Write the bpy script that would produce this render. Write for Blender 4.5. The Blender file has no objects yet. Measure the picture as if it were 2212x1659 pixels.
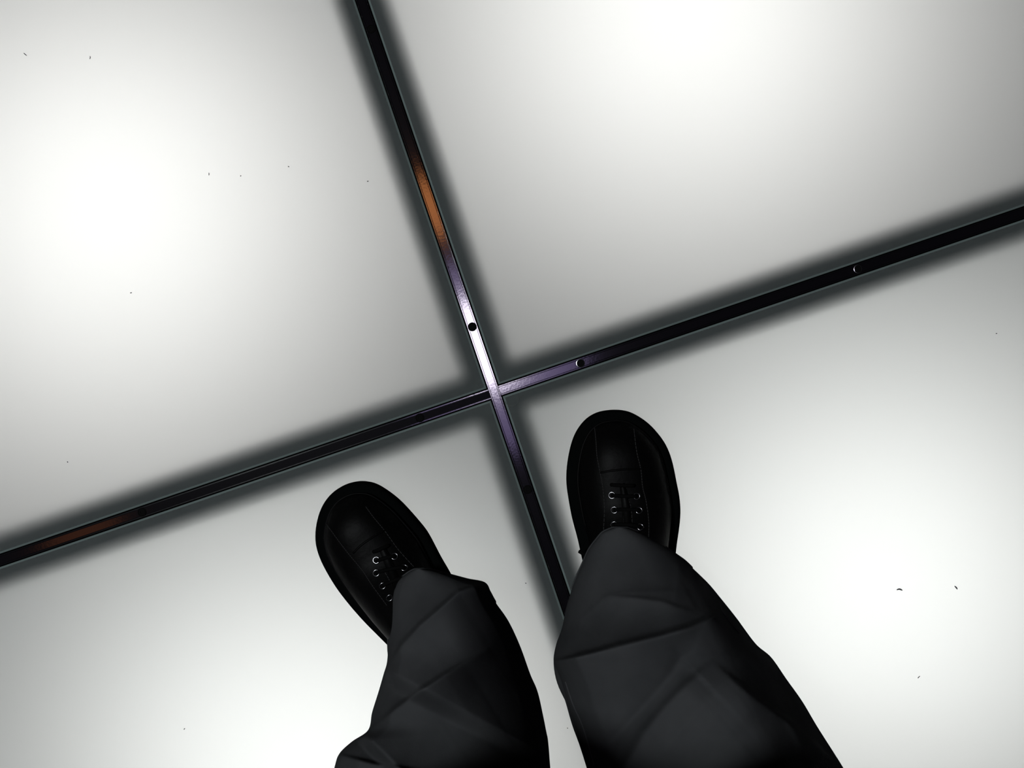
import bpy, bmesh, math, random
from mathutils import Vector, Matrix
from mathutils.bvhtree import BVHTree

random.seed(7)
S = bpy.context.scene
COL = S.collection

# ------------------------------------------------------------------ camera, world, lights, exposure
CAM_H = 1.2            # phone held 1.2 m above the glass, looking straight down
F_PX = 2400.0          # focal length in pixels of the 2212 x 1659 frame
cam = bpy.data.cameras.new('camera')
cam.sensor_fit = 'HORIZONTAL'
cam.angle = 2 * math.atan(1106 / F_PX)
cam.clip_start = 0.01
cam_ob = bpy.data.objects.new('camera', cam)
cam_ob.location = (0, 0, CAM_H)
COL.objects.link(cam_ob)
S.camera = cam_ob

S.view_settings.view_transform = 'Standard'
S.view_settings.look = 'None'
S.view_settings.exposure = 0.0
S.view_settings.gamma = 1.0
S.view_settings.use_curve_mapping = False

world = bpy.data.worlds.new('world')
S.world = world
world.use_nodes = True
world.node_tree.nodes['Background'].inputs[0].default_value = (0.5, 0.55, 0.6, 1)
world.node_tree.nodes['Background'].inputs[1].default_value = 0.004


def area(name, loc, power, color, size, target=None, shape='DISK', size_y=None):
    l = bpy.data.lights.new(name, 'AREA')
    l.energy = power
    l.color = color
    l.shape = shape
    l.size = size
    if size_y:
        l.size_y = size_y
    o = bpy.data.objects.new(name, l)
    o.location = loc
    d = (Vector(target) if target is not None else Vector((loc[0], loc[1], -100))) - Vector(loc)
    o.rotation_euler = d.to_track_quat('-Z', 'Y').to_euler()
    COL.objects.link(o)
    return o


# ceiling lamps of the hall, and a disc added for the violet spot's halo
area('ceiling_key_lamp', (-1.08, 0.14, 3.0), 245, (0.93, 0.98, 1.0), 0.4, (0, -0.25, 0.2))
area('ceiling_spot_violet', (-0.124, 0.147, 3.0), 11, (0.92, 0.84, 1.0), 0.34)
area('violet_halo_disc', (-0.10, 0.11, 3.03), 4.2, (0.62, 0.48, 1.0), 0.74)
area('ceiling_spot_orange', (-0.33, 0.66, 3.0), 1.1, (1.0, 0.34, 0.10), 0.24)
area('ceiling_spot_amber', (-1.50, -0.97, 3.0), 0.15, (1.0, 0.30, 0.10), 0.30)

# floor joints: two crossing lines, 72 cm panels
ANG = math.radians(18.76)
PITCH = 0.72
CX, CY = (1068.4 - 1106) * 0.0005, (829 - 847.2) * 0.0005
U = Vector((math.cos(ANG), math.sin(ANG), 0))
V = Vector((-math.sin(ANG), math.cos(ANG), 0))


def fl(u, v, z=0.0):
    return Vector((CX, CY, 0)) + U * u + V * v + Vector((0, 0, z))


CELLS = [(i, j) for i in (-2, -1, 0, 1) for j in (-2, -1, 0, 1)]
for (i, j) in CELLS:           # one lamp below each panel, plus a broad light added for the well's bounce
    cu, cv = (i + .5) * PITCH, (j + .5) * PITCH
    tint = (1.0, 1.0, 0.985) if j >= 0 else (0.98, 1.0, 0.985)
    k = 0.05 * PITCH           # the lamps sit a little towards the beam crossing they are wired from
    p = fl(cu + (k if i % 2 else -k), cv + (k if j % 2 else -k), -0.34)
    area('under_floor_lamp', p, 1.55, tint, 0.34, (p.x, p.y, 10))
    q = fl(cu, cv, -0.40)
    o = area('under_floor_bounce', q, 0.60, tint, 0.64, (q.x, q.y, 10), 'SQUARE')
    o.rotation_euler = (math.pi, 0, -ANG)


# ------------------------------------------------------------------ helpers
def px(x, y, z=0.0):
    """a point at height z seen at photo pixel (x, y)"""
    k = (CAM_H - z) / F_PX
    return Vector(((x - 1106) * k, (829.5 - y) * k, z))


def to_px(p):
    k = (CAM_H - p.z) / F_PX
    return 1106 + p.x / k, 829.5 - p.y / k


def mat(name, build):
    m = bpy.data.materials.new(name)
    m.use_nodes = True
    nt = m.node_tree
    nt.nodes.clear()
    out = nt.nodes.new('ShaderNodeOutputMaterial')
    sh = build(nt)
    nt.links.new(sh.outputs[0], out.inputs[0])
    return m


def noise_bump(nt, scale, strength, dist=0.001, detail=3):
    tc = nt.nodes.new('ShaderNodeTexCoord')
    n = nt.nodes.new('ShaderNodeTexNoise')
    n.inputs['Scale'].default_value = scale
    n.inputs['Detail'].default_value = detail
    b = nt.nodes.new('ShaderNodeBump')
    b.inputs['Strength'].default_value = strength
    b.inputs['Distance'].default_value = dist
    nt.links.new(tc.outputs['Object'], n.inputs['Vector'])
    nt.links.new(n.outputs['Fac'], b.inputs['Height'])
    return b, n


def principled(color, rough, spec=0.5, metal=0.0, bump=None):
    def f(nt):
        p = nt.nodes.new('ShaderNodeBsdfPrincipled')
        p.inputs['Base Color'].default_value = (*color, 1)
        p.inputs['Roughness'].default_value = rough
        p.inputs['Metallic'].default_value = metal
        p.inputs['Specular IOR Level'].default_value = spec
        if bump:
            b, _ = noise_bump(nt, *bump)
            nt.links.new(b.outputs[0], p.inputs['Normal'])
        return p
    return f


def glass_top(nt):
    t = nt.nodes.new('ShaderNodeBsdfTranslucent')
    t.inputs[0].default_value = (0.80, 0.80, 0.79, 1)
    d = nt.nodes.new('ShaderNodeBsdfDiffuse')
    d.inputs[0].default_value = (0.0098, 0.0108, 0.0108, 1)
    a = nt.nodes.new('ShaderNodeAddShader')
    nt.links.new(t.outputs[0], a.inputs[0])
    nt.links.new(d.outputs[0], a.inputs[1])
    return a


def clear_glass(nt):
    t = nt.nodes.new('ShaderNodeBsdfTransparent')
    t.inputs[0].default_value = (0.985, 0.985, 0.982, 1)
    return t


def fabric(nt):
    d = nt.nodes.new('ShaderNodeBsdfDiffuse')
    b, n = noise_bump(nt, 900, 0.25, 0.0006)
    n2 = nt.nodes.new('ShaderNodeTexNoise')
    n2.inputs['Scale'].default_value = 22
    n2.inputs['Detail'].default_value = 6
    tc = nt.nodes.new('ShaderNodeTexCoord')
    nt.links.new(tc.outputs['Object'], n2.inputs['Vector'])
    r = nt.nodes.new('ShaderNodeValToRGB')
    r.color_ramp.elements[0].position = 0.25
    r.color_ramp.elements[0].color = (0.0075, 0.0078, 0.0082, 1)
    r.color_ramp.elements[1].position = 0.75
    r.color_ramp.elements[1].color = (0.0105, 0.0108, 0.0112, 1)
    nt.links.new(n2.outputs['Fac'], r.inputs[0])
    nt.links.new(r.outputs[0], d.inputs[0])
    nt.links.new(b.outputs[0], d.inputs['Normal'])
    return d


def flat(color):
    def f(nt):
        d = nt.nodes.new('ShaderNodeBsdfDiffuse')
        d.inputs[0].default_value = (*color, 1)
        return d
    return f


M = {
    'frosted': mat('frosted_glass', glass_top),
    'clear': mat('clear_glass', clear_glass),
    'edge': mat('green_glass_edge', flat((0.027, 0.034, 0.0325))),
    'gap': mat('dark_joint', flat((0.002, 0.002, 0.002))),
    'steel': mat('dark_steel', flat((0.01, 0.01, 0.011))),
    'strip': mat('black_painted_metal', principled((0.0010, 0.0009, 0.0012), 0.085, 0.5, 0, (420, 0.35, 0.00005))),
    'screw': mat('black_screw', flat((0.0012, 0.0012, 0.0012))),
    'screw_rim': mat('bare_metal_rim', principled((0.35, 0.35, 0.38), 0.2, 0.5, 1.0)),
    'ceiling': mat('dark_ceiling', flat((0.01, 0.01, 0.011))),
    'base': mat('floor_base', flat((0.02, 0.02, 0.02))),
    'cloth': mat('charcoal_cotton', fabric),
    'seam': mat('seam_cotton', flat((0.006, 0.006, 0.0065))),
    'sole': mat('black_rubber', flat((0.0005, 0.0006, 0.0006))),
    'leather': mat('black_leather', principled((0.0003, 0.0003, 0.0003), 0.5, 0.012, 0, (160, 0.3, 0.001))),
    'thread': mat('grey_thread', flat((0.006, 0.006, 0.006))),
    'lace': mat('black_lace', flat((0.0008, 0.0008, 0.0008))),
    'eyelet': mat('steel_eyelet', principled((0.065, 0.065, 0.068), 0.25, 0.5, 1.0)),
    'lint': mat('dark_lint', flat((0.02, 0.02, 0.022))),
    'scuff': mat('pale_scuff', flat((0.022, 0.022, 0.022))),
}


def obj(name, verts, faces, mats, parent=None, smooth=False, fmat=None, loc=None):
    me = bpy.data.meshes.new(name)
    me.from_pydata([tuple(v) for v in verts], [], faces)
    mats = mats if isinstance(mats, (list, tuple)) else [mats]
    for m in mats:
        me.materials.append(m)
    if fmat:
        me.polygons.foreach_set('material_index', fmat)
    if smooth:
        me.polygons.foreach_set('use_smooth', [True] * len(me.polygons))
    me.update()
    o = bpy.data.objects.new(name, me)
    COL.objects.link(o)
    if loc is not None:
        o.location = loc
    if parent:
        o.parent = parent
    return o


def tag(o, label, cat, group=None):
    o['label'] = label
    o['category'] = cat
    if group:
        o['group'] = group


def tube(points, radii, sides=6, cap=True):
    """verts and faces of a tube along points"""
    pts = [Vector(p) for p in points]
    if not isinstance(radii, (list, tuple)):
        radii = [radii] * len(pts)
    vs, fs = [], []
    for i, p in enumerate(pts):
        a = pts[max(i - 1, 0)]
        b = pts[min(i + 1, len(pts) - 1)]
        t = (b - a).normalized()
        n = t.cross(Vector((0, 0, 1)))
        if n.length < 1e-4:
            n = Vector((1, 0, 0))
        n.normalize()
        bn = n.cross(t)
        for k in range(sides):
            th = 2 * math.pi * k / sides
            vs.append(p + (n * math.cos(th) + bn * math.sin(th)) * radii[i])
    for i in range(len(pts) - 1):
        for k in range(sides):
            k2 = (k + 1) % sides
            fs.append((i * sides + k, i * sides + k2, (i + 1) * sides + k2, (i + 1) * sides + k))
    if cap:
        fs.append(tuple(range(sides))[::-1])
        fs.append(tuple(range((len(pts) - 1) * sides, len(pts) * sides)))
    return vs, fs


def merge(parts):
    vs, fs = [], []
    for v, f in parts:
        o = len(vs)
        vs += list(v)
        fs += [tuple(i + o for i in q) for q in f]
    return vs, fs


def lathe(profile, n=20, center=(0, 0, 0)):
    """profile [(r, z)] -> surface of revolution, closed at r = 0 ends"""
    vs, fs = [], []
    for r, z in profile:
        for k in range(n):
            a = 2 * math.pi * k / n
            vs.append(Vector((center[0] + r * math.cos(a), center[1] + r * math.sin(a), center[2] + z)))
    for i in range(len(profile) - 1):
        for k in range(n):
            k2 = (k + 1) % n
            fs.append((i * n + k, i * n + k2, (i + 1) * n + k2, (i + 1) * n + k))
    return vs, fs


def box(u0, u1, v0, v1, z0, z1):
    vs = [fl(u, v, z) for z in (z0, z1) for (u, v) in ((u0, v0), (u1, v0), (u1, v1), (u0, v1))]
    fs = [(3, 2, 1, 0), (4, 5, 6, 7), (0, 1, 5, 4), (1, 2, 6, 5), (2, 3, 7, 6), (3, 0, 4, 7)]
    return vs, fs


def catmull(pts, n):
    """n points along a Catmull-Rom curve through tuples pts"""
    out = []
    m = len(pts) - 1
    for s in range(n):
        t = s / (n - 1) * m
        i = min(int(t), m - 1)
        f = t - i
        p0, p1, p2, p3 = pts[max(i - 1, 0)], pts[i], pts[i + 1], pts[min(i + 2, m)]
        out.append(tuple(0.5 * ((2 * b) + (-a + c) * f + (2 * a - 5 * b + 4 * c - d) * f * f + (-a + 3 * b - 3 * c + d) * f ** 3)
                         for a, b, c, d in zip(p0, p1, p2, p3)))
    return out


# ------------------------------------------------------------------ the floor
GLASS_T = 0.018
GAP = 0.0069            # half width of the joint between two panes
BEV = 0.0020
FLANGE = 0.0410         # half width of the carrying beam's flange
R = 2 * PITCH

v_, f_ = box(-R, R, -R, R, -0.46, -0.44)
floor = obj('floor', v_, f_, M['base'])
floor['kind'] = 'structure'

cl = obj('ceiling', [(-4, -4, 3.1), (4, -4, 3.1), (4, 4, 3.1), (-4, 4, 3.1), (-4, -4, 3.2), (4, -4, 3.2), (4, 4, 3.2), (-4, 4, 3.2)],
         [(0, 3, 2, 1), (4, 5, 6, 7), (0, 1, 5, 4), (1, 2, 6, 5), (2, 3, 7, 6), (3, 0, 4, 7)], M['ceiling'])
cl['kind'] = 'structure'

panel = {}
for (i, j) in CELLS:
    a, b = i * PITCH + GAP, (i + 1) * PITCH - GAP
    c, d = j * PITCH + GAP, (j + 1) * PITCH - GAP
    e = BEV
    vs = [fl(u, v, 0) for u, v in ((a + e, c + e), (b - e, c + e), (b - e, d - e), (a + e, d - e))]
    vs += [fl(u, v, -0.0009) for u, v in ((a, c), (b, c), (b, d), (a, d))]
    vs += [fl(u, v, -GLASS_T) for u, v in ((a, c), (b, c), (b, d), (a, d))]
    fs = [(0, 1, 2, 3), (11, 10, 9, 8), (4, 8, 9, 5), (5, 9, 10, 6), (6, 10, 11, 7), (7, 11, 8, 4)]
    p = obj('glass_panel', vs, fs, [M['frosted'], M['clear'], M['edge']], floor, fmat=[0, 1, 2, 2, 2, 2])
    ev = vs[:8]
    obj('polished_edge', ev, [(0, 4, 5, 1), (1, 5, 6, 2), (2, 6, 7, 3), (3, 7, 4, 0)], M['edge'], p)
    panel[(i, j)] = p

# carrying beams below the joints: flange and web
for k in range(-2, 3):
    s = k * PITCH
    parts = [box(-R, R, s - FLANGE, s + FLANGE, -0.0275, -0.0185), box(-R, R, s - 0.005, s + 0.005, -0.44, -0.0275)]
    obj('support_beam', *merge(parts), M['gap'], floor)
    for m in range(-2, 2):
        u0, u1 = m * PITCH + FLANGE, (m + 1) * PITCH - FLANGE
        w0, w1 = m * PITCH + 0.005, (m + 1) * PITCH - 0.005
        parts = [box(s - FLANGE, s + FLANGE, u0, u1, -0.0275, -0.0185), box(s - 0.005, s + 0.005, w0, w1, -0.44, -0.0275)]
        obj('support_beam', *merge(parts), M['gap'], floor)


def strip(along_v, t0, t1, off, top, tilt, half=0.0055):
    """a black metal joint strip with chamfered long edges; off = sideways centre"""
    # bottom, outer lip, groove, face (tilted on its own), groove, outer lip
    fw = half - 0.0017
    tz = math.tan(tilt)
    prof = [(-half, -0.011), (-half, -0.0004), (-half + 0.0003, -0.0001), (-half + 0.0009, -0.0001), (-half + 0.0011, -0.0006), (-fw - 0.0003, -0.0006),
            (-fw, -fw * tz - 0.0001), (-fw + 0.0002, (-fw + 0.0002) * tz), (fw - 0.0002, (fw - 0.0002) * tz), (fw, fw * tz - 0.0001),
            (fw + 0.0003, -0.0006), (half - 0.0011, -0.0006), (half - 0.0009, -0.0001), (half - 0.0003, -0.0001), (half, -0.0004), (half, -0.011)]
    n = len(prof)
    vs = []
    for t in (t0, t1):
        for (s, z) in prof:
            vs.append(fl(off + s, t, top + z) if along_v else fl(t, off - s, top + z))
    fs = [(k, (k + 1) % n, n + (k + 1) % n, n + k) for k in range(n)]
    fs += [tuple(range(n))[::-1], tuple(range(n, 2 * n))]
    return obj('joint_strip', vs, fs, M['strip'], floor)


def uv_of(x, y):
    d = px(x, y) - Vector((CX, CY, 0))
    return d.dot(U), d.dot(V)


strip_v = strip(True, -R, R, 0, 0.0006, math.radians(0.0))
strip_l = strip(False, -R, -0.0058, 0, -0.0006, math.radians(-4.0))
strip_r = strip(False, 0.0058, R, 0, -0.0006, math.radians(0.0))
for k in (-1, 1):
    strip(True, -R, R, k * PITCH, 0.0006, 0)
    for m in range(-2, 2):
        strip(False, m * PITCH + 0.0058, (m + 1) * PITCH - 0.0058, k * PITCH, -0.0006, 0)


def screw(par, x, y, top, tilt=0.0):
    u, v = uv_of(x, y)
    if par is strip_v:
        u = 0
    else:
        v = 0
    c = fl(u, v, top + 0.0003)
    prof = [(0.0050, -0.0006), (0.0046, 0.00035), (0.0042, 0.00045), (0.0038, -0.0001), (0.0036, -0.0001), (0.0032, 0.0003),
            (0.0018, 0.00035), (0.0016, -0.0001), (0.0009, -0.00012), (0.0002, -0.0001)]
    vs, fs = lathe(prof, 24, c)
    n = 24
    fm = []
    for i in range(len(prof) - 1):
        fm += [1 if i in (1, 2) else 0] * n
    fs.append(tuple(range((len(prof) - 1) * n, len(prof) * n)))
    fm.append(0)
    obj('screw', vs, fs, [M['screw'], M['screw_rim'] if par is strip_r else M['screw']], par, smooth=False, fmat=fm)


screw(strip_v, 1020.5, 706, 0.0006)
screw(strip_v, 1138, 1058, 0.0006)
screw(strip_v, 805, 62, 0.0006)
screw(strip_l, 907, 903, -0.0006)
screw(strip_l, 307, 1108, -0.0006)
screw(strip_r, 1254, 785, -0.0006)
screw(strip_r, 1853, 580, -0.0006)


def scuff(par, x, y, r, a0, a1):
    c = px(x, y, 0.0002)
    pts = [c + Vector((math.cos(math.radians(a)), math.sin(math.radians(a)), 0)) * r for a in range(a0, a1 + 1, 12)]
    obj('scuff_mark', *tube(pts, 0.00025, 5), M['scuff'], par)


scuff(panel[(0, -1)], 1105, 862, 0.0075, 200, 400)
scuff(panel[(-1, 0)], 1040, 842, 0.0060, 60, 140)

# ------------------------------------------------------------------ the person
person = bpy.data.objects.new('person', None)
COL.objects.link(person)
PB = Vector((0.04, -0.30, 0))
person.location = PB
tag(person, 'person in baggy charcoal trousers and black lace-up shoes standing astride the dark floor joint', 'person')


def pobj(name, vs, fs, m, parent=None, smooth=True, **k):
    """mesh given in world coordinates, parented under the person (whose base is at PB)"""
    return obj(name, [v - PB for v in vs], fs, m, parent or person, smooth, **k)


# ---- shoes
def build_shoe(left_pts, right_pts, toe, heel, spec):
    ZS = 0.018
    toe_w, heel_w = px(*toe, ZS), px(*heel, ZS)
    ax = (heel_w - toe_w)
    L = ax.length
    ax.normalize()
    side = Vector((ax.y, -ax.x, 0))          # points to photo left when the toe points up the photo
    if side.x > 0:
        side = -side

    def prof(pts):
        q = []
        for p in pts:
            w = px(*p, ZS) - toe_w
            q.append((w.dot(ax) / L, w.dot(side)))
        return q
    pl, pr = prof(left_pts), prof(right_pts)

    def outline(n=72):
        cl = catmull(pl, n)
        cr = catmull(pr, n)
        return cl + cr[::-1][1:-1]
    out = outline()
    # light smoothing of the traced outline
    for _ in range(3):
        m = len(out)
        out = [tuple((out[i - 1][k] + 2 * out[i][k] + out[(i + 1) % m][k]) / 4 for k in (0, 1)) for i in range(m)]
    W = [toe_w + ax * (a * L) + side * b for a, b in out]
    m = len(W)
    cen = sum(W, Vector()) / m

    def offset(d):
        res = []
        for i in range(m):
            t = (W[(i + 1) % m] - W[i - 1]).normalized()
            n = Vector((t.y, -t.x, 0))
            if n.dot(W[i] - cen) < 0:
                n = -n
            res.append(W[i] - n * d)
        return res
    shoe = bpy.data.objects.new('shoe', None)
    COL.objects.link(shoe)
    shoe.parent = person
    # sole
    vs, fs = [], []
    rings = [(0.0015, 0.004), (0.004, 0.001), (0.010, 0.0), (0.022, 0.0), (0.0255, 0.0012), (0.0270, 0.004), (0.0268, 0.0125), (0.0262, 0.018)]
    for z, d in rings:
        for p in offset(d):
            vs.append(Vector((p.x, p.y, z)))
    for r in range(len(rings) - 1):
        for i in range(m):
            i2 = (i + 1) % m
            fs.append((r * m + i, r * m + i2, (r + 1) * m + i2, (r + 1) * m + i))
    fs.append(tuple(range(m))[::-1])
    fs.append(tuple(range((len(rings) - 1) * m, len(rings) * m)))
    pobj('sole', vs, fs, M['sole'], shoe)
    # upper: domed loft inside the welt
    inner = offset(0.0105)
    ii = [((p - toe_w).dot(ax), (p - toe_w).dot(side)) for p in inner]
    a_min, a_max = min(a for a, _ in ii), max(a for a, _ in ii)

    def span(a):
        hits = []
        for i in range(m):
            (a0, b0), (a1, b1) = ii[i], ii[(i + 1) % m]
            if (a0 - a) * (a1 - a) <= 0 and abs(a1 - a0) > 1e-9:
                hits.append(b0 + (b1 - b0) * (a - a0) / (a1 - a0))
        return (min(hits), max(hits)) if len(hits) > 1 else (0, 0)

    def sm(x):
        x = max(0, min(1, x))
        return x * x * (3 - 2 * x)
    z0 = 0.0255
    NU, NV = 72, 40
    vs, fs = [], []
    for i in range(NU + 1):
        t = 0.5 - 0.5 * math.cos(math.pi * i / NU)
        a = a_min + 1e-4 + (a_max - a_min - 2e-4) * t
        lo, hi = span(a)
        c, w = (lo + hi) / 2, (hi - lo) / 2
        toe_r = (1 - (1 - min(t / 0.16, 1)) ** 2) ** 0.5
        heel_r = (1 - (1 - min((1 - t) / 0.10, 1)) ** 2) ** 0.5
        h = (0.036 * toe_r + 0.046 * sm((t - 0.26) / 0.36)) * heel_r
        for j in range(NV + 1):
            ph = -math.pi / 2 + math.pi * j / NV
            s = math.sin(ph)
            k = max(0.0, 1 - abs(s) ** 2.3) ** 0.52
            b = c + w * s
            q = toe_w + ax * a + side * b
            vs.append(Vector((q.x, q.y, z0 + h * k)))
    for i in range(NU):
        for j in range(NV):
            p = i * (NV + 1) + j
            fs.append((p, p + 1, p + NV + 2, p + NV + 1))
    pobj('upper', vs, fs, M['leather'], shoe)
    bvh = BVHTree.FromPolygons(vs, fs)
    eye = Vector((0, 0, CAM_H))

    def hit(x, y, lift=0.0004):
        d = (px(x, y) - eye).normalized()
        loc, n, _, _ = bvh.ray_cast(eye, d)
        if loc is None:
            loc, n = px(x, y, z0), Vector((0, 0, 1))
        if n.z < 0:
            n = -n
        return loc + n * lift, n

    # stitched seams: rows of short stitches
    for line in spec['seams']:
        parts = []
        pts = catmull(line, 60)
        w = [hit(*p)[0] for p in pts]
        tot = sum((w[i + 1] - w[i]).length for i in range(len(w) - 1))
        pos, nxt = 0.0, 0.0
        ns = max(4, int(tot / 0.0030))
        dense = [hit(*p)[0] for p in catmull(line, ns * 4)]
        for s in range(ns):
            seg = dense[s * 4:s * 4 + 4]
            if len(seg) > 1:
                parts.append(tube(seg, 0.00042, 5))
        st_ = pobj('stitching', *merge(parts), M['thread'], shoe, smooth=False)
        st_['kind'] = 'stuff'
    # cap seam, a low raised roll across the vamp
    w = [hit(*p, 0.0)[0] for p in catmull(spec['cap'], 16)]
    pobj('cap_seam', *tube(w, 0.0011, 8), M['leather'], shoe)
    # welt seam around the toe
    w = []
    for q in offset(0.0118):
        t = (q - toe_w).dot(ax) / L
        if t < 0.42:
            w.append((t, q))
    run = [Vector((q.x, q.y, 0.0315)) for q in offset(0.0112)]
    idx = [i for i, q in enumerate(run) if (q - toe_w).dot(ax) / L < 0.40]
    # continuous run passing over the toe
    st = [i for i in idx if (i - 1) % m not in idx][0]
    seq = []
    i = st
    while i in idx:
        seq.append(run[i])
        i = (i + 1) % m
    pobj('welt', *tube(seq, 0.0012, 6), M['leather'], shoe)
    # tongue strip
    tl, tr = spec['tongue']
    n = 14
    A, B = catmull(tl, n), catmull(tr, n)
    vs, fs = [], []
    for i in range(n):
        for f in (0, .33, .67, 1):
            p, nn = hit(A[i][0] + (B[i][0] - A[i][0]) * f, A[i][1] + (B[i][1] - A[i][1]) * f, 0.0)
            vs.append(p + nn * (0.0022 if 0 < f < 1 else 0.0002))
    for i in range(n - 1):
        for k in range(3):
            p = i * 4 + k
            fs.append((p, p + 1, p + 5, p + 4))
    pobj('tongue', vs, fs, M['leather'], shoe)
    # eyelets: little metal rings
    for (x, y) in spec['eyelets']:
        p, nn = hit(x, y, 0.0006)
        rot = Vector((0, 0, 1)).rotation_difference(nn).to_matrix()
        vs, fs = [], []
        N1, N2 = 22, 8
        for k in range(N1):
            a = 2 * math.pi * k / N1
            for l in range(N2):
                b = 2 * math.pi * l / N2
                r = 0.0032 + 0.00065 * math.cos(b)
                vs.append(p + rot @ Vector((r * math.cos(a), r * math.sin(a), 0.0006 * math.sin(b))))
        for k in range(N1):
            for l in range(N2):
                fs.append((k * N2 + l, ((k + 1) % N1) * N2 + l, ((k + 1) % N1) * N2 + (l + 1) % N2, k * N2 + (l + 1) % N2))
        pobj('eyelet', vs, fs, M['eyelet'], shoe)
    # laces: flat runs between eyelet pairs
    for (p0, p1) in spec['laces']:
        pts = []
        for i in range(11):
            f = i / 10
            q, nn = hit(p0[0] + (p1[0] - p0[0]) * f, p0[1] + (p1[1] - p0[1]) * f, 0.0)
            pts.append(q + nn * (0.0003 + 0.0040 * math.sin(math.pi * f) ** 0.6))
        pobj('lace', *tube(pts, 0.0019, 8), M['lace'], shoe)
    for pts in spec['ends']:
        w = [px(x, y, z) for x, y, z in pts]
        w = [Vector(p) for p in catmull([tuple(p) for p in w], 12)]
        pobj('lace', *tube(w, [0.0014] * 9 + [0.0019] * 3, 8), M['lace'], shoe)
    return shoe


R_left = [(1327, 885), (1295, 889), (1266, 905), (1244, 934), (1232, 968), (1225, 1009), (1224, 1045), (1229, 1081), (1237, 1124), (1248, 1163),
          (1256, 1200), (1268, 1250), (1282, 1310), (1291, 1380), (1300, 1440), (1318, 1485), (1350, 1510), (1385, 1517)]
R_right = [(1327, 885), (1353, 887), (1377, 898), (1401, 915), (1423, 939), (1440, 965), (1452, 999), (1460, 1040), (1466, 1069), (1469, 1103),
           (1466, 1140), (1460, 1180), (1457, 1220), (1456, 1280), (1460, 1350), (1462, 1420), (1451, 1475), (1424, 1508), (1385, 1517)]
L_left = [(777, 1040), (754, 1044), (730, 1055), (709, 1074), (694, 1099), (685, 1129), (682, 1160), (686, 1187), (697, 1216), (713, 1245),
          (728, 1269), (746, 1293), (764, 1315), (789, 1343), (812, 1366), (838, 1392), (880, 1434), (920, 1478), (955, 1512), (1000, 1532), (1048, 1524)]
L_right = [(777, 1040), (799, 1042), (820, 1050), (847, 1068), (871, 1089), (897, 1118), (921, 1147), (937, 1176), (952, 1205), (965, 1227),
           (980, 1254), (1005, 1300), (1035, 1355), (1064, 1410), (1084, 1460), (1080, 1500), (1048, 1524)]

build_shoe(R_left, R_right, (1331, 885), (1385, 1517), {
    'seams': [[(1285, 925), (1288, 955), (1290, 985), (1297, 1023), (1302, 1050), (1306, 1096), (1304, 1150)],
              [(1369, 927), (1375, 975), (1384, 1014), (1388, 1052), (1395, 1081), (1401, 1124), (1401, 1160)],
              [(1343, 1072), (1346, 1100), (1347, 1130)],
              [(1356, 1074), (1363, 1098), (1366, 1134)]],
    'cap': [(1297, 1021), (1320, 1017), (1350, 1014), (1384, 1013)],
    'tongue': ([(1338, 1044), (1341, 1075), (1344, 1105), (1346, 1150)], [(1349, 1043), (1358, 1073), (1364, 1103), (1367, 1150)]),
    'eyelets': [(1322, 1070), (1327, 1102), (1327, 1134), (1375, 1072), (1380, 1103), (1383, 1139)],
    'laces': [((1320, 1047), (1370, 1049)), ((1322, 1070), (1375, 1072)), ((1327, 1102), (1380, 1103)), ((1327, 1134), (1383, 1139))],
    'ends': [[(1290, 1215, 0.062), (1275, 1200, 0.060), (1262, 1197, 0.052), (1251, 1191, 0.048)]],
})
build_shoe(L_left, L_right, (772, 1040), (1048, 1524), {
    'seams': [[(703, 1128), (728, 1163), (754, 1197), (783, 1232), (804, 1264), (836, 1308)],
              [(790, 1095), (807, 1118), (831, 1147), (860, 1187), (893, 1224)],
              [(829, 1232), (838, 1247), (845, 1262)]],
    'cap': [(763, 1195), (780, 1178), (803, 1162), (830, 1146)],
    'tongue': ([(818, 1186), (828, 1212), (840, 1245), (852, 1275)], [(832, 1178), (846, 1205), (858, 1235), (868, 1262)]),
    'eyelets': [(813, 1210), (813, 1238), (827, 1266), (852, 1202), (873, 1227), (842, 1292)],
    'laces': [((807, 1192), (840, 1178)), ((813, 1212), (852, 1202)), ((813, 1238), (873, 1227)), ((827, 1266), (885, 1248))],
    'ends': [],
})

# ---- trousers: one continuous mesh, two legs joined at the seat
NQ, NB, NROW, HEM = 160, 60, 280, 6

# outline of each leg, from the front of the hem upwards: pairs of (left, right) edge points
EDGE_L = [((895, 1230), (914, 1229)), ((880, 1238), (940, 1233)), ((860, 1256), (976, 1243)), ((846, 1288), (1010, 1252)),
          ((839, 1330), (1046, 1260)), ((838, 1365), (1058, 1279)), ((838, 1394), (1071, 1302)), ((836, 1430), (1098, 1341)),
          ((829, 1455), (1123, 1394)), ((818, 1493), (1145, 1455)), ((804, 1538), (1161, 1493)), ((795, 1577), (1172, 1540)),
          ((760, 1602), (1180, 1580)), ((733, 1628), (1184, 1601)), ((722, 1659), (1188, 1650)), ((705, 1725), (1194, 1725))]
EDGE_R = [((1324, 1140), (1354, 1140)), ((1303, 1149), (1379, 1149)), ((1290, 1163), (1410, 1165)), ((1272, 1187), (1440, 1183)),
          ((1258, 1218), (1462, 1199)), ((1246, 1245), (1480, 1212)), ((1237, 1268), (1497, 1228)), ((1224, 1309), (1530, 1260)),
          ((1214, 1356), (1556, 1291)), ((1202, 1390), (1591, 1335)), ((1196, 1420), (1632, 1390)), ((1199, 1437), (1666, 1420)),
          ((1214, 1474), (1699, 1467)), ((1231, 1535), (1733, 1515)), ((1248, 1585), (1767, 1572)), ((1270, 1656), (1819, 1654)),
          ((1292, 1730), (1862, 1728))]

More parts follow.
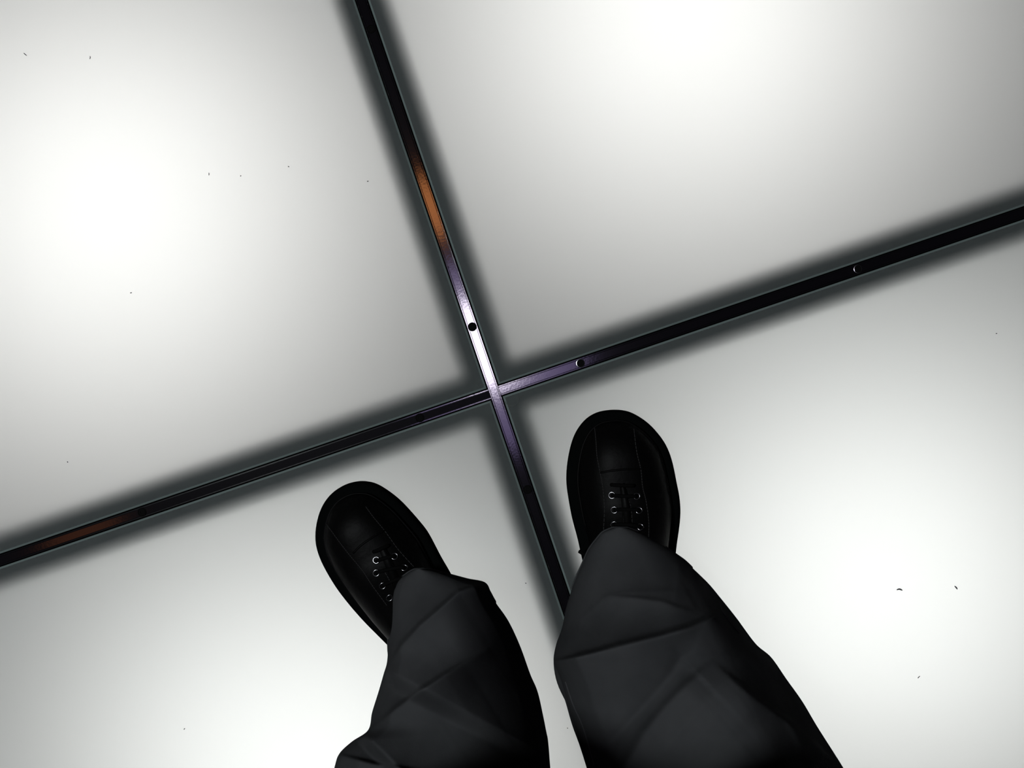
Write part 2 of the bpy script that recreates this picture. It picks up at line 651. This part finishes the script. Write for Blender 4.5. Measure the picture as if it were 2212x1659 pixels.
# folds of the stacked cloth: crest line, height (m), reach below and above the crest, fade at both ends, softness
FOLDS_L = [
    ([(1100, 1245), (1052, 1258), (1020, 1265), (990, 1275), (950, 1310), (905, 1348), (865, 1392), (836, 1440), (815, 1480)], 0.060, 220, 50, 0.12, 0.12, 3.0),
    ([(1090, 1375), (1050, 1400), (1000, 1430), (960, 1455), (905, 1490), (850, 1530), (798, 1576), (770, 1604)], 0.060, 220, 65, 0.6, 0.10, 3.0),
    ([(640, 1610), (733, 1628), (800, 1646), (880, 1662), (980, 1680), (1080, 1700)], 0.050, 200, 60, 0.15, 0.6, 3.0),
]
FOLDS_R = [
    ([(1150, 1440), (1196, 1428), (1211, 1424), (1278, 1407), (1349, 1388), (1423, 1370), (1484, 1353), (1534, 1331), (1580, 1310), (1640, 1280)], 0.085, 240, 65, 0.10, 0.25, 3.5),
    ([(1490, 1312), (1534, 1330), (1591, 1360), (1640, 1396), (1690, 1440), (1740, 1490)], 0.022, 60, 30, 0.4, 0.35, 3.5),
    ([(1285, 1284), (1318, 1287), (1375, 1290), (1430, 1297), (1480, 1315), (1520, 1328)], 0.014, 50, 35, 0.4, 0.3, 3.0),
    ([(1245, 1345), (1258, 1333), (1312, 1284), (1362, 1277), (1453, 1275), (1490, 1278)], 0.004, 30, 20, 0.3, 0.3, 3.0),
    ([(1300, 1730), (1342, 1660), (1389, 1579), (1436, 1521), (1484, 1474), (1537, 1430), (1600, 1380)], 0.034, 150, 50, 0.1, 0.4, 5.0),
    ([(1255, 1690), (1275, 1646), (1349, 1572), (1416, 1498), (1450, 1457), (1470, 1420), (1530, 1390)], -0.016, 60, 40, 0.2, 0.3, 16.0),
    ([(1530, 1418), (1578, 1460), (1642, 1511), (1716, 1565), (1784, 1626), (1840, 1675), (1900, 1725)], 0.060, 200, 60, 0.35, 0.1, 3.5),
    ([(1469, 1195), (1467, 1215), (1462, 1255), (1457, 1295), (1455, 1310)], 0.004, 25, 12, 0.4, 0.4, 3.0),
    ([(1465, 1248), (1473, 1262), (1490, 1292), (1504, 1319), (1510, 1330)], 0.004, 22, 12, 0.4, 0.4, 3.0),
]


def fold_height(x, y, folds):
    tot = 0.0
    for pts, amp, w1, w2, fa, fb, soft in folds:
        best = None
        n = len(pts) - 1
        for i in range(n):
            (x0, y0), (x1, y1) = pts[i], pts[i + 1]
            dx, dy = x1 - x0, y1 - y0
            f = max(0.0, min(1.0, ((x - x0) * dx + (y - y0) * dy) / (dx * dx + dy * dy)))
            ex, ey = x - (x0 + dx * f), y - (y0 + dy * f)
            d = math.hypot(ex, ey)
            if best is None or d < best[0]:
                sgn = dx * ey - dy * ex
                if dx < 0:
                    sgn = -sgn
                best = (d, 1 if sgn > 0 else -1, (i + f) / n)
        d, s, t = best
        e_ = max(0.0, min(1.0, t / fa, (1 - t) / fb))
        env = e_ * e_ * (3 - 2 * e_)
        if env <= 0:
            continue
        blend = 0.5 + 0.5 * math.tanh(d * s / soft)
        tot += amp * env * (blend * math.exp(-d / w1) + (1 - blend) * 0.72 * math.exp(-d / w2))
    return tot


def leg(edge, folds, z_hem, rise, ellipses, seed, lean, q0):
    """rings of one leg: front row (NQ + 1 points, left to right), then the back (NB - 1 points); below the
    hem's corners the rows have a front only"""
    n = len(edge)
    A = catmull([e[0] for e in edge], NROW)
    B = catmull([e[1] for e in edge], NROW)
    y_top = edge[0][0][1]
    rnd = random.Random(seed)
    ph = [rnd.uniform(0, 6.28) for _ in range(8)]
    Z, XY = [], []
    for i in range(NROW):
        t = i / (NROW - 1) * (n - 1)
        (lx, ly), (rx, ry) = A[i], B[i]
        ym = (ly + ry) / 2
        rt = max(0.0, min(1.0, t / (HEM + 3)))
        rad = 0.010 + 0.058 * rt * rt * (3 - 2 * rt)
        zr, xr = [], []
        for k in range(NQ + 1):
            q = math.sin(math.pi / 2 * (2 * k / NQ - 1))
            x, y = lx + (rx - lx) * (q + 1) / 2, ly + (ry - ly) * (q + 1) / 2
            w = math.sqrt(max(0.0, 1 - q * q))
            z = z_hem + rise * (ym - y_top) - rad * (1 - w) - lean * rt * max(0.0, q - q0) ** 2
            z += fold_height(x, y, folds) * (0.25 + 0.75 * min(1.0, w * 1.6))
            z += 0.0010 * w * (math.sin(x * 0.031 + y * 0.023 + ph[0]) + math.sin(x * 0.017 - y * 0.041 + ph[1]))
            zr.append(max(z, 0.012))
            xr.append((x, y))
        Z.append(zr)
        XY.append(xr)
    for _ in range(2):
        Z2 = [r[:] for r in Z]
        for i in range(1, NROW - 1):
            for k in range(1, NQ):
                Z2[i][k] = (2 * Z[i][k] + Z[i - 1][k] + Z[i + 1][k] + Z[i][k - 1] + Z[i][k + 1]) / 6
        Z = Z2
    rows = [[px(*XY[i][k], Z[i][k]) for k in range(NQ + 1)] for i in range(NROW)]
    ih = int(HEM / (n - 1) * (NROW - 1))

    def back(Lp, Rp, i):
        mid, half = (Lp + Rp) / 2, (Rp - Lp) / 2
        g = (i - ih) / (NROW - 1 - ih)
        dz = -min(0.05 - 0.02 * g, max(0.0, mid.z - 0.015))
        bv = Vector((0, -0.125 + 0.055 * min(1.0, g * 1.2), dz))
        return [mid + half * math.cos(math.pi * k / NB) + bv * math.sin(math.pi * k / NB) for k in range(1, NB)]
    rings = [rows[i] + back(rows[i][0], rows[i][-1], i) for i in range(ih, NROW)]

    def ell(z, cx, cy, hw, rf, rb):
        r = []
        for k in range(NQ + 1):
            q = math.sin(math.pi / 2 * (2 * k / NQ - 1))
            r.append(Vector((cx + hw * q, cy + rf * math.sqrt(max(0, 1 - q * q)), z)))
        for k in range(1, NB):
            a = math.pi * k / NB
            r.append(Vector((cx + hw * math.cos(a), cy - rb * math.sin(a), z)))
        return r
    keys = [rings[-1]] + [ell(*e) for e in ellipses]
    for a, b in zip(keys, keys[1:]):
        for s in range(1, 17):
            rings.append([p.lerp(q, s / 16) for p, q in zip(a, b)])
    return rows[:ih + 1], rings


flapL, ringsL = leg(EDGE_L, FOLDS_L, 0.086, 0.00020, [(0.45, -0.055, -0.345, 0.092, 0.075, 0.085), (0.62, -0.048, -0.355, 0.094, 0.090, 0.095), (0.79, -0.046, -0.365, 0.099, 0.105, 0.115)], 3, 0.06, 0.05)
flapR, ringsR = leg(EDGE_R, FOLDS_R, 0.088, 0.00020, [(0.45, 0.165, -0.345, 0.095, 0.075, 0.085), (0.62, 0.155, -0.355, 0.096, 0.090, 0.095), (0.79, 0.153, -0.365, 0.099, 0.105, 0.115)], 8, 0.07, 0.30)
NT = NQ + NB
tv, tf = [], []


def add_leg(flap, rings):
    base = len(tv)
    for row in flap[:-1]:
        tv.extend(row)
    w = NQ + 1
    ring0 = len(tv)
    for r in rings:
        tv.extend(r)
    nf = len(flap) - 1
    for i in range(nf):
        nxt = base + (i + 1) * w if i < nf - 1 else ring0
        for k in range(NQ):
            tf.append((base + i * w + k, base + i * w + k + 1, nxt + k + 1, nxt + k))
    for i in range(len(rings) - 1):
        for k in range(NT):
            k2 = (k + 1) % NT
            tf.append((ring0 + i * NT + k, ring0 + i * NT + k2, ring0 + (i + 1) * NT + k2, ring0 + (i + 1) * NT + k))
    return ring0 + (len(rings) - 1) * NT


topL = add_leg(flapL, ringsL)
topR = add_leg(flapR, ringsR)
h1, h2 = NQ // 2, NB // 2
right_way = [h1 + k for k in range(h1 + h2 + 1)]                       # front middle -> right side -> back middle
left_way = [(h1 - k) % NT for k in range(h1 + h2 + 1)]                 # front middle -> left side -> back middle
innerL = [topL + k for k in right_way]
innerR = [topR + k for k in left_way]
for k in range(len(innerL) - 1):
    tf.append((innerL[k], innerL[k + 1], innerR[k + 1], innerR[k]))
loop = [topL + k for k in left_way] + [topR + k for k in right_way][::-1]
prev = loop
P0 = [tv[i].copy() for i in loop]
cen = sum(P0, Vector()) / len(P0)
for step, (z, k) in enumerate(((0.84, 1.0), (0.90, 0.97), (0.96, 0.92), (1.02, 0.86))):
    cur = []
    for q in P0:
        d = q - cen
        e = Vector((d.x * k, d.y * k, 0))
        ang = math.atan2(d.y, d.x)
        ov = Vector((0.195 * math.cos(ang), 0.120 * math.sin(ang), 0)) * k
        e = e.lerp(ov, (0.35, 0.7, 0.9, 1.0)[step])
        cur.append(len(tv))
        tv.append(Vector((cen.x + e.x, cen.y + e.y, z)))
    m = len(cur)
    for i in range(m):
        i2 = (i + 1) % m
        tf.append((prev[i], prev[i2], cur[i2], cur[i]))
    prev = cur
tf.append(tuple(prev))
trousers = pobj('trousers', tv, tf, M['cloth'])
bm = bmesh.new()
bm.from_mesh(trousers.data)
bmesh.ops.recalc_face_normals(bm, faces=bm.faces)
bm.to_mesh(trousers.data)
bm.free()

# hem and side seams on the trousers
tb = BVHTree.FromPolygons(tv, tf)
EYE = Vector((0, 0, CAM_H))


def on_cloth(x, y, lift=0.0003):
    d = (px(x, y) - EYE).normalized()
    loc, n, _, _ = tb.ray_cast(EYE, d)
    if loc is None or loc.z < 0.02:
        return None
    if n.dot(d) > 0:
        n = -n
    return loc + n * lift


for flap, rings in ((flapL, ringsL), (flapR, ringsR)):
    pts = [row[0] for row in flap][::-1] + [row[-1] for row in flap] + rings[0][NQ + 1:]
    pts = pts[::2] + [pts[0]]
    pobj('hem', *tube([p + Vector((0, 0, -0.0012)) for p in pts], 0.0011, 6, cap=False), M['cloth'])


def seam(line, r=0.0009):
    pts = [on_cloth(*p) for p in catmull(line, 40)]
    pts = [p for p in pts if p is not None]
    if len(pts) > 4:
        pobj('side_seam', *tube(pts, r, 6), M['cloth'])


seam([(1553, 1300), (1562, 1325), (1580, 1350), (1596, 1368)])
seam([(1222, 1472), (1238, 1520), (1258, 1565), (1272, 1610), (1284, 1655)])

# ------------------------------------------------------------------ bits of lint and dirt on the glass
def fibre(name, pts, r, label, cat='lint', group='dark bits of lint lying on the glass'):
    w = [px(x, y, r * 0.9) for x, y in pts]
    w = [Vector(p) for p in catmull([tuple(p) for p in w], 9)]
    c = Vector((w[4].x, w[4].y, 0))
    rad = [r * (0.25 + 0.75 * math.sin(math.pi * (0.08 + 0.84 * i / 8))) for i in range(9)]
    vs, fs = tube([p - c for p in w], rad, 7)
    o = obj(name, vs, fs, M['lint'], None, True, loc=c)
    tag(o, label, cat, group)
    return o


fibre('lint_fibre', [(1937, 1274.2), (1942, 1272.6), (1946, 1273.4), (1949, 1275.4)], 0.0009, 'largest dark lint fibre, arched and lying flat on the lower right glass panel')
fibre('lint_fibre', [(2062, 1266), (2064.5, 1268), (2066.5, 1270.5), (2068, 1273)], 0.0008, 'slanting dark lint fibre just right of the arched one on the lower right panel')
fibre('lint_fibre', [(1982.5, 1465), (1984, 1463.5), (1987.5, 1460)], 0.00048, 'thin grey lint fibre below the two dark fibres on the lower right panel')
fibre('lint_fibre', [(51, 114.5), (54, 117), (58, 120.5)], 0.00048, 'thin slanting lint fibre nearest the top left corner of the photo')
fibre('lint_fibre', [(194.5, 121), (195, 124), (194, 128)], 0.00045, 'short upright lint fibre, second from the top left corner of the photo')
fibre('dirt_speck', [(397, 1576), (398, 1575), (399.5, 1573)], 0.0005, 'dark dirt speck on the lower left panel below left of the trousers', 'dirt', 'tiny dirt specks on the glass')
fibre('dirt_speck', [(145, 996.5), (146, 998), (146.5, 999.5)], 0.0005, 'lone dirt speck at the left edge above the left arm of the joint', 'dirt', 'tiny dirt specks on the glass')
fibre('dirt_speck', [(281, 633), (283, 632.5), (285, 632)], 0.0005, 'dirt speck in the middle of the upper left panel', 'dirt', 'tiny dirt specks on the glass')
fibre('dirt_speck', [(451, 373), (451.5, 376), (451, 379)], 0.0004, 'leftmost of four dirt specks in a row on the upper left panel', 'dirt', 'tiny dirt specks on the glass')
fibre('dirt_speck', [(519, 381), (520, 380), (521, 379)], 0.0005, 'second from left of four dirt specks in a row on the upper left panel', 'dirt', 'tiny dirt specks on the glass')
fibre('dirt_speck', [(622, 359), (623.5, 360), (625, 360.5)], 0.0005, 'third from left of four dirt specks in a row on the upper left panel', 'dirt', 'tiny dirt specks on the glass')
fibre('dirt_speck', [(793, 391.5), (794.5, 391.5), (796, 391)], 0.0005, 'dirt speck on the upper left panel nearest the upright joint', 'dirt', 'tiny dirt specks on the glass')
fibre('dirt_speck', [(1135, 1259), (1136, 1260), (1136.5, 1261)], 0.0005, 'tiny dirt speck on the glass between the left trouser leg and the joint', 'dirt', 'tiny dirt specks on the glass')
fibre('dirt_speck', [(1225.5, 1572), (1226, 1573), (1226.5, 1574)], 0.0005, 'tiny dirt speck on the glass strip seen between the two trouser legs', 'dirt', 'tiny dirt specks on the glass')
fibre('dirt_speck', [(2151, 720), (2152.5, 720.5), (2154, 720)], 0.0005, 'tiny dirt speck at the right edge below the right arm of the joint', 'dirt', 'tiny dirt specks on the glass')
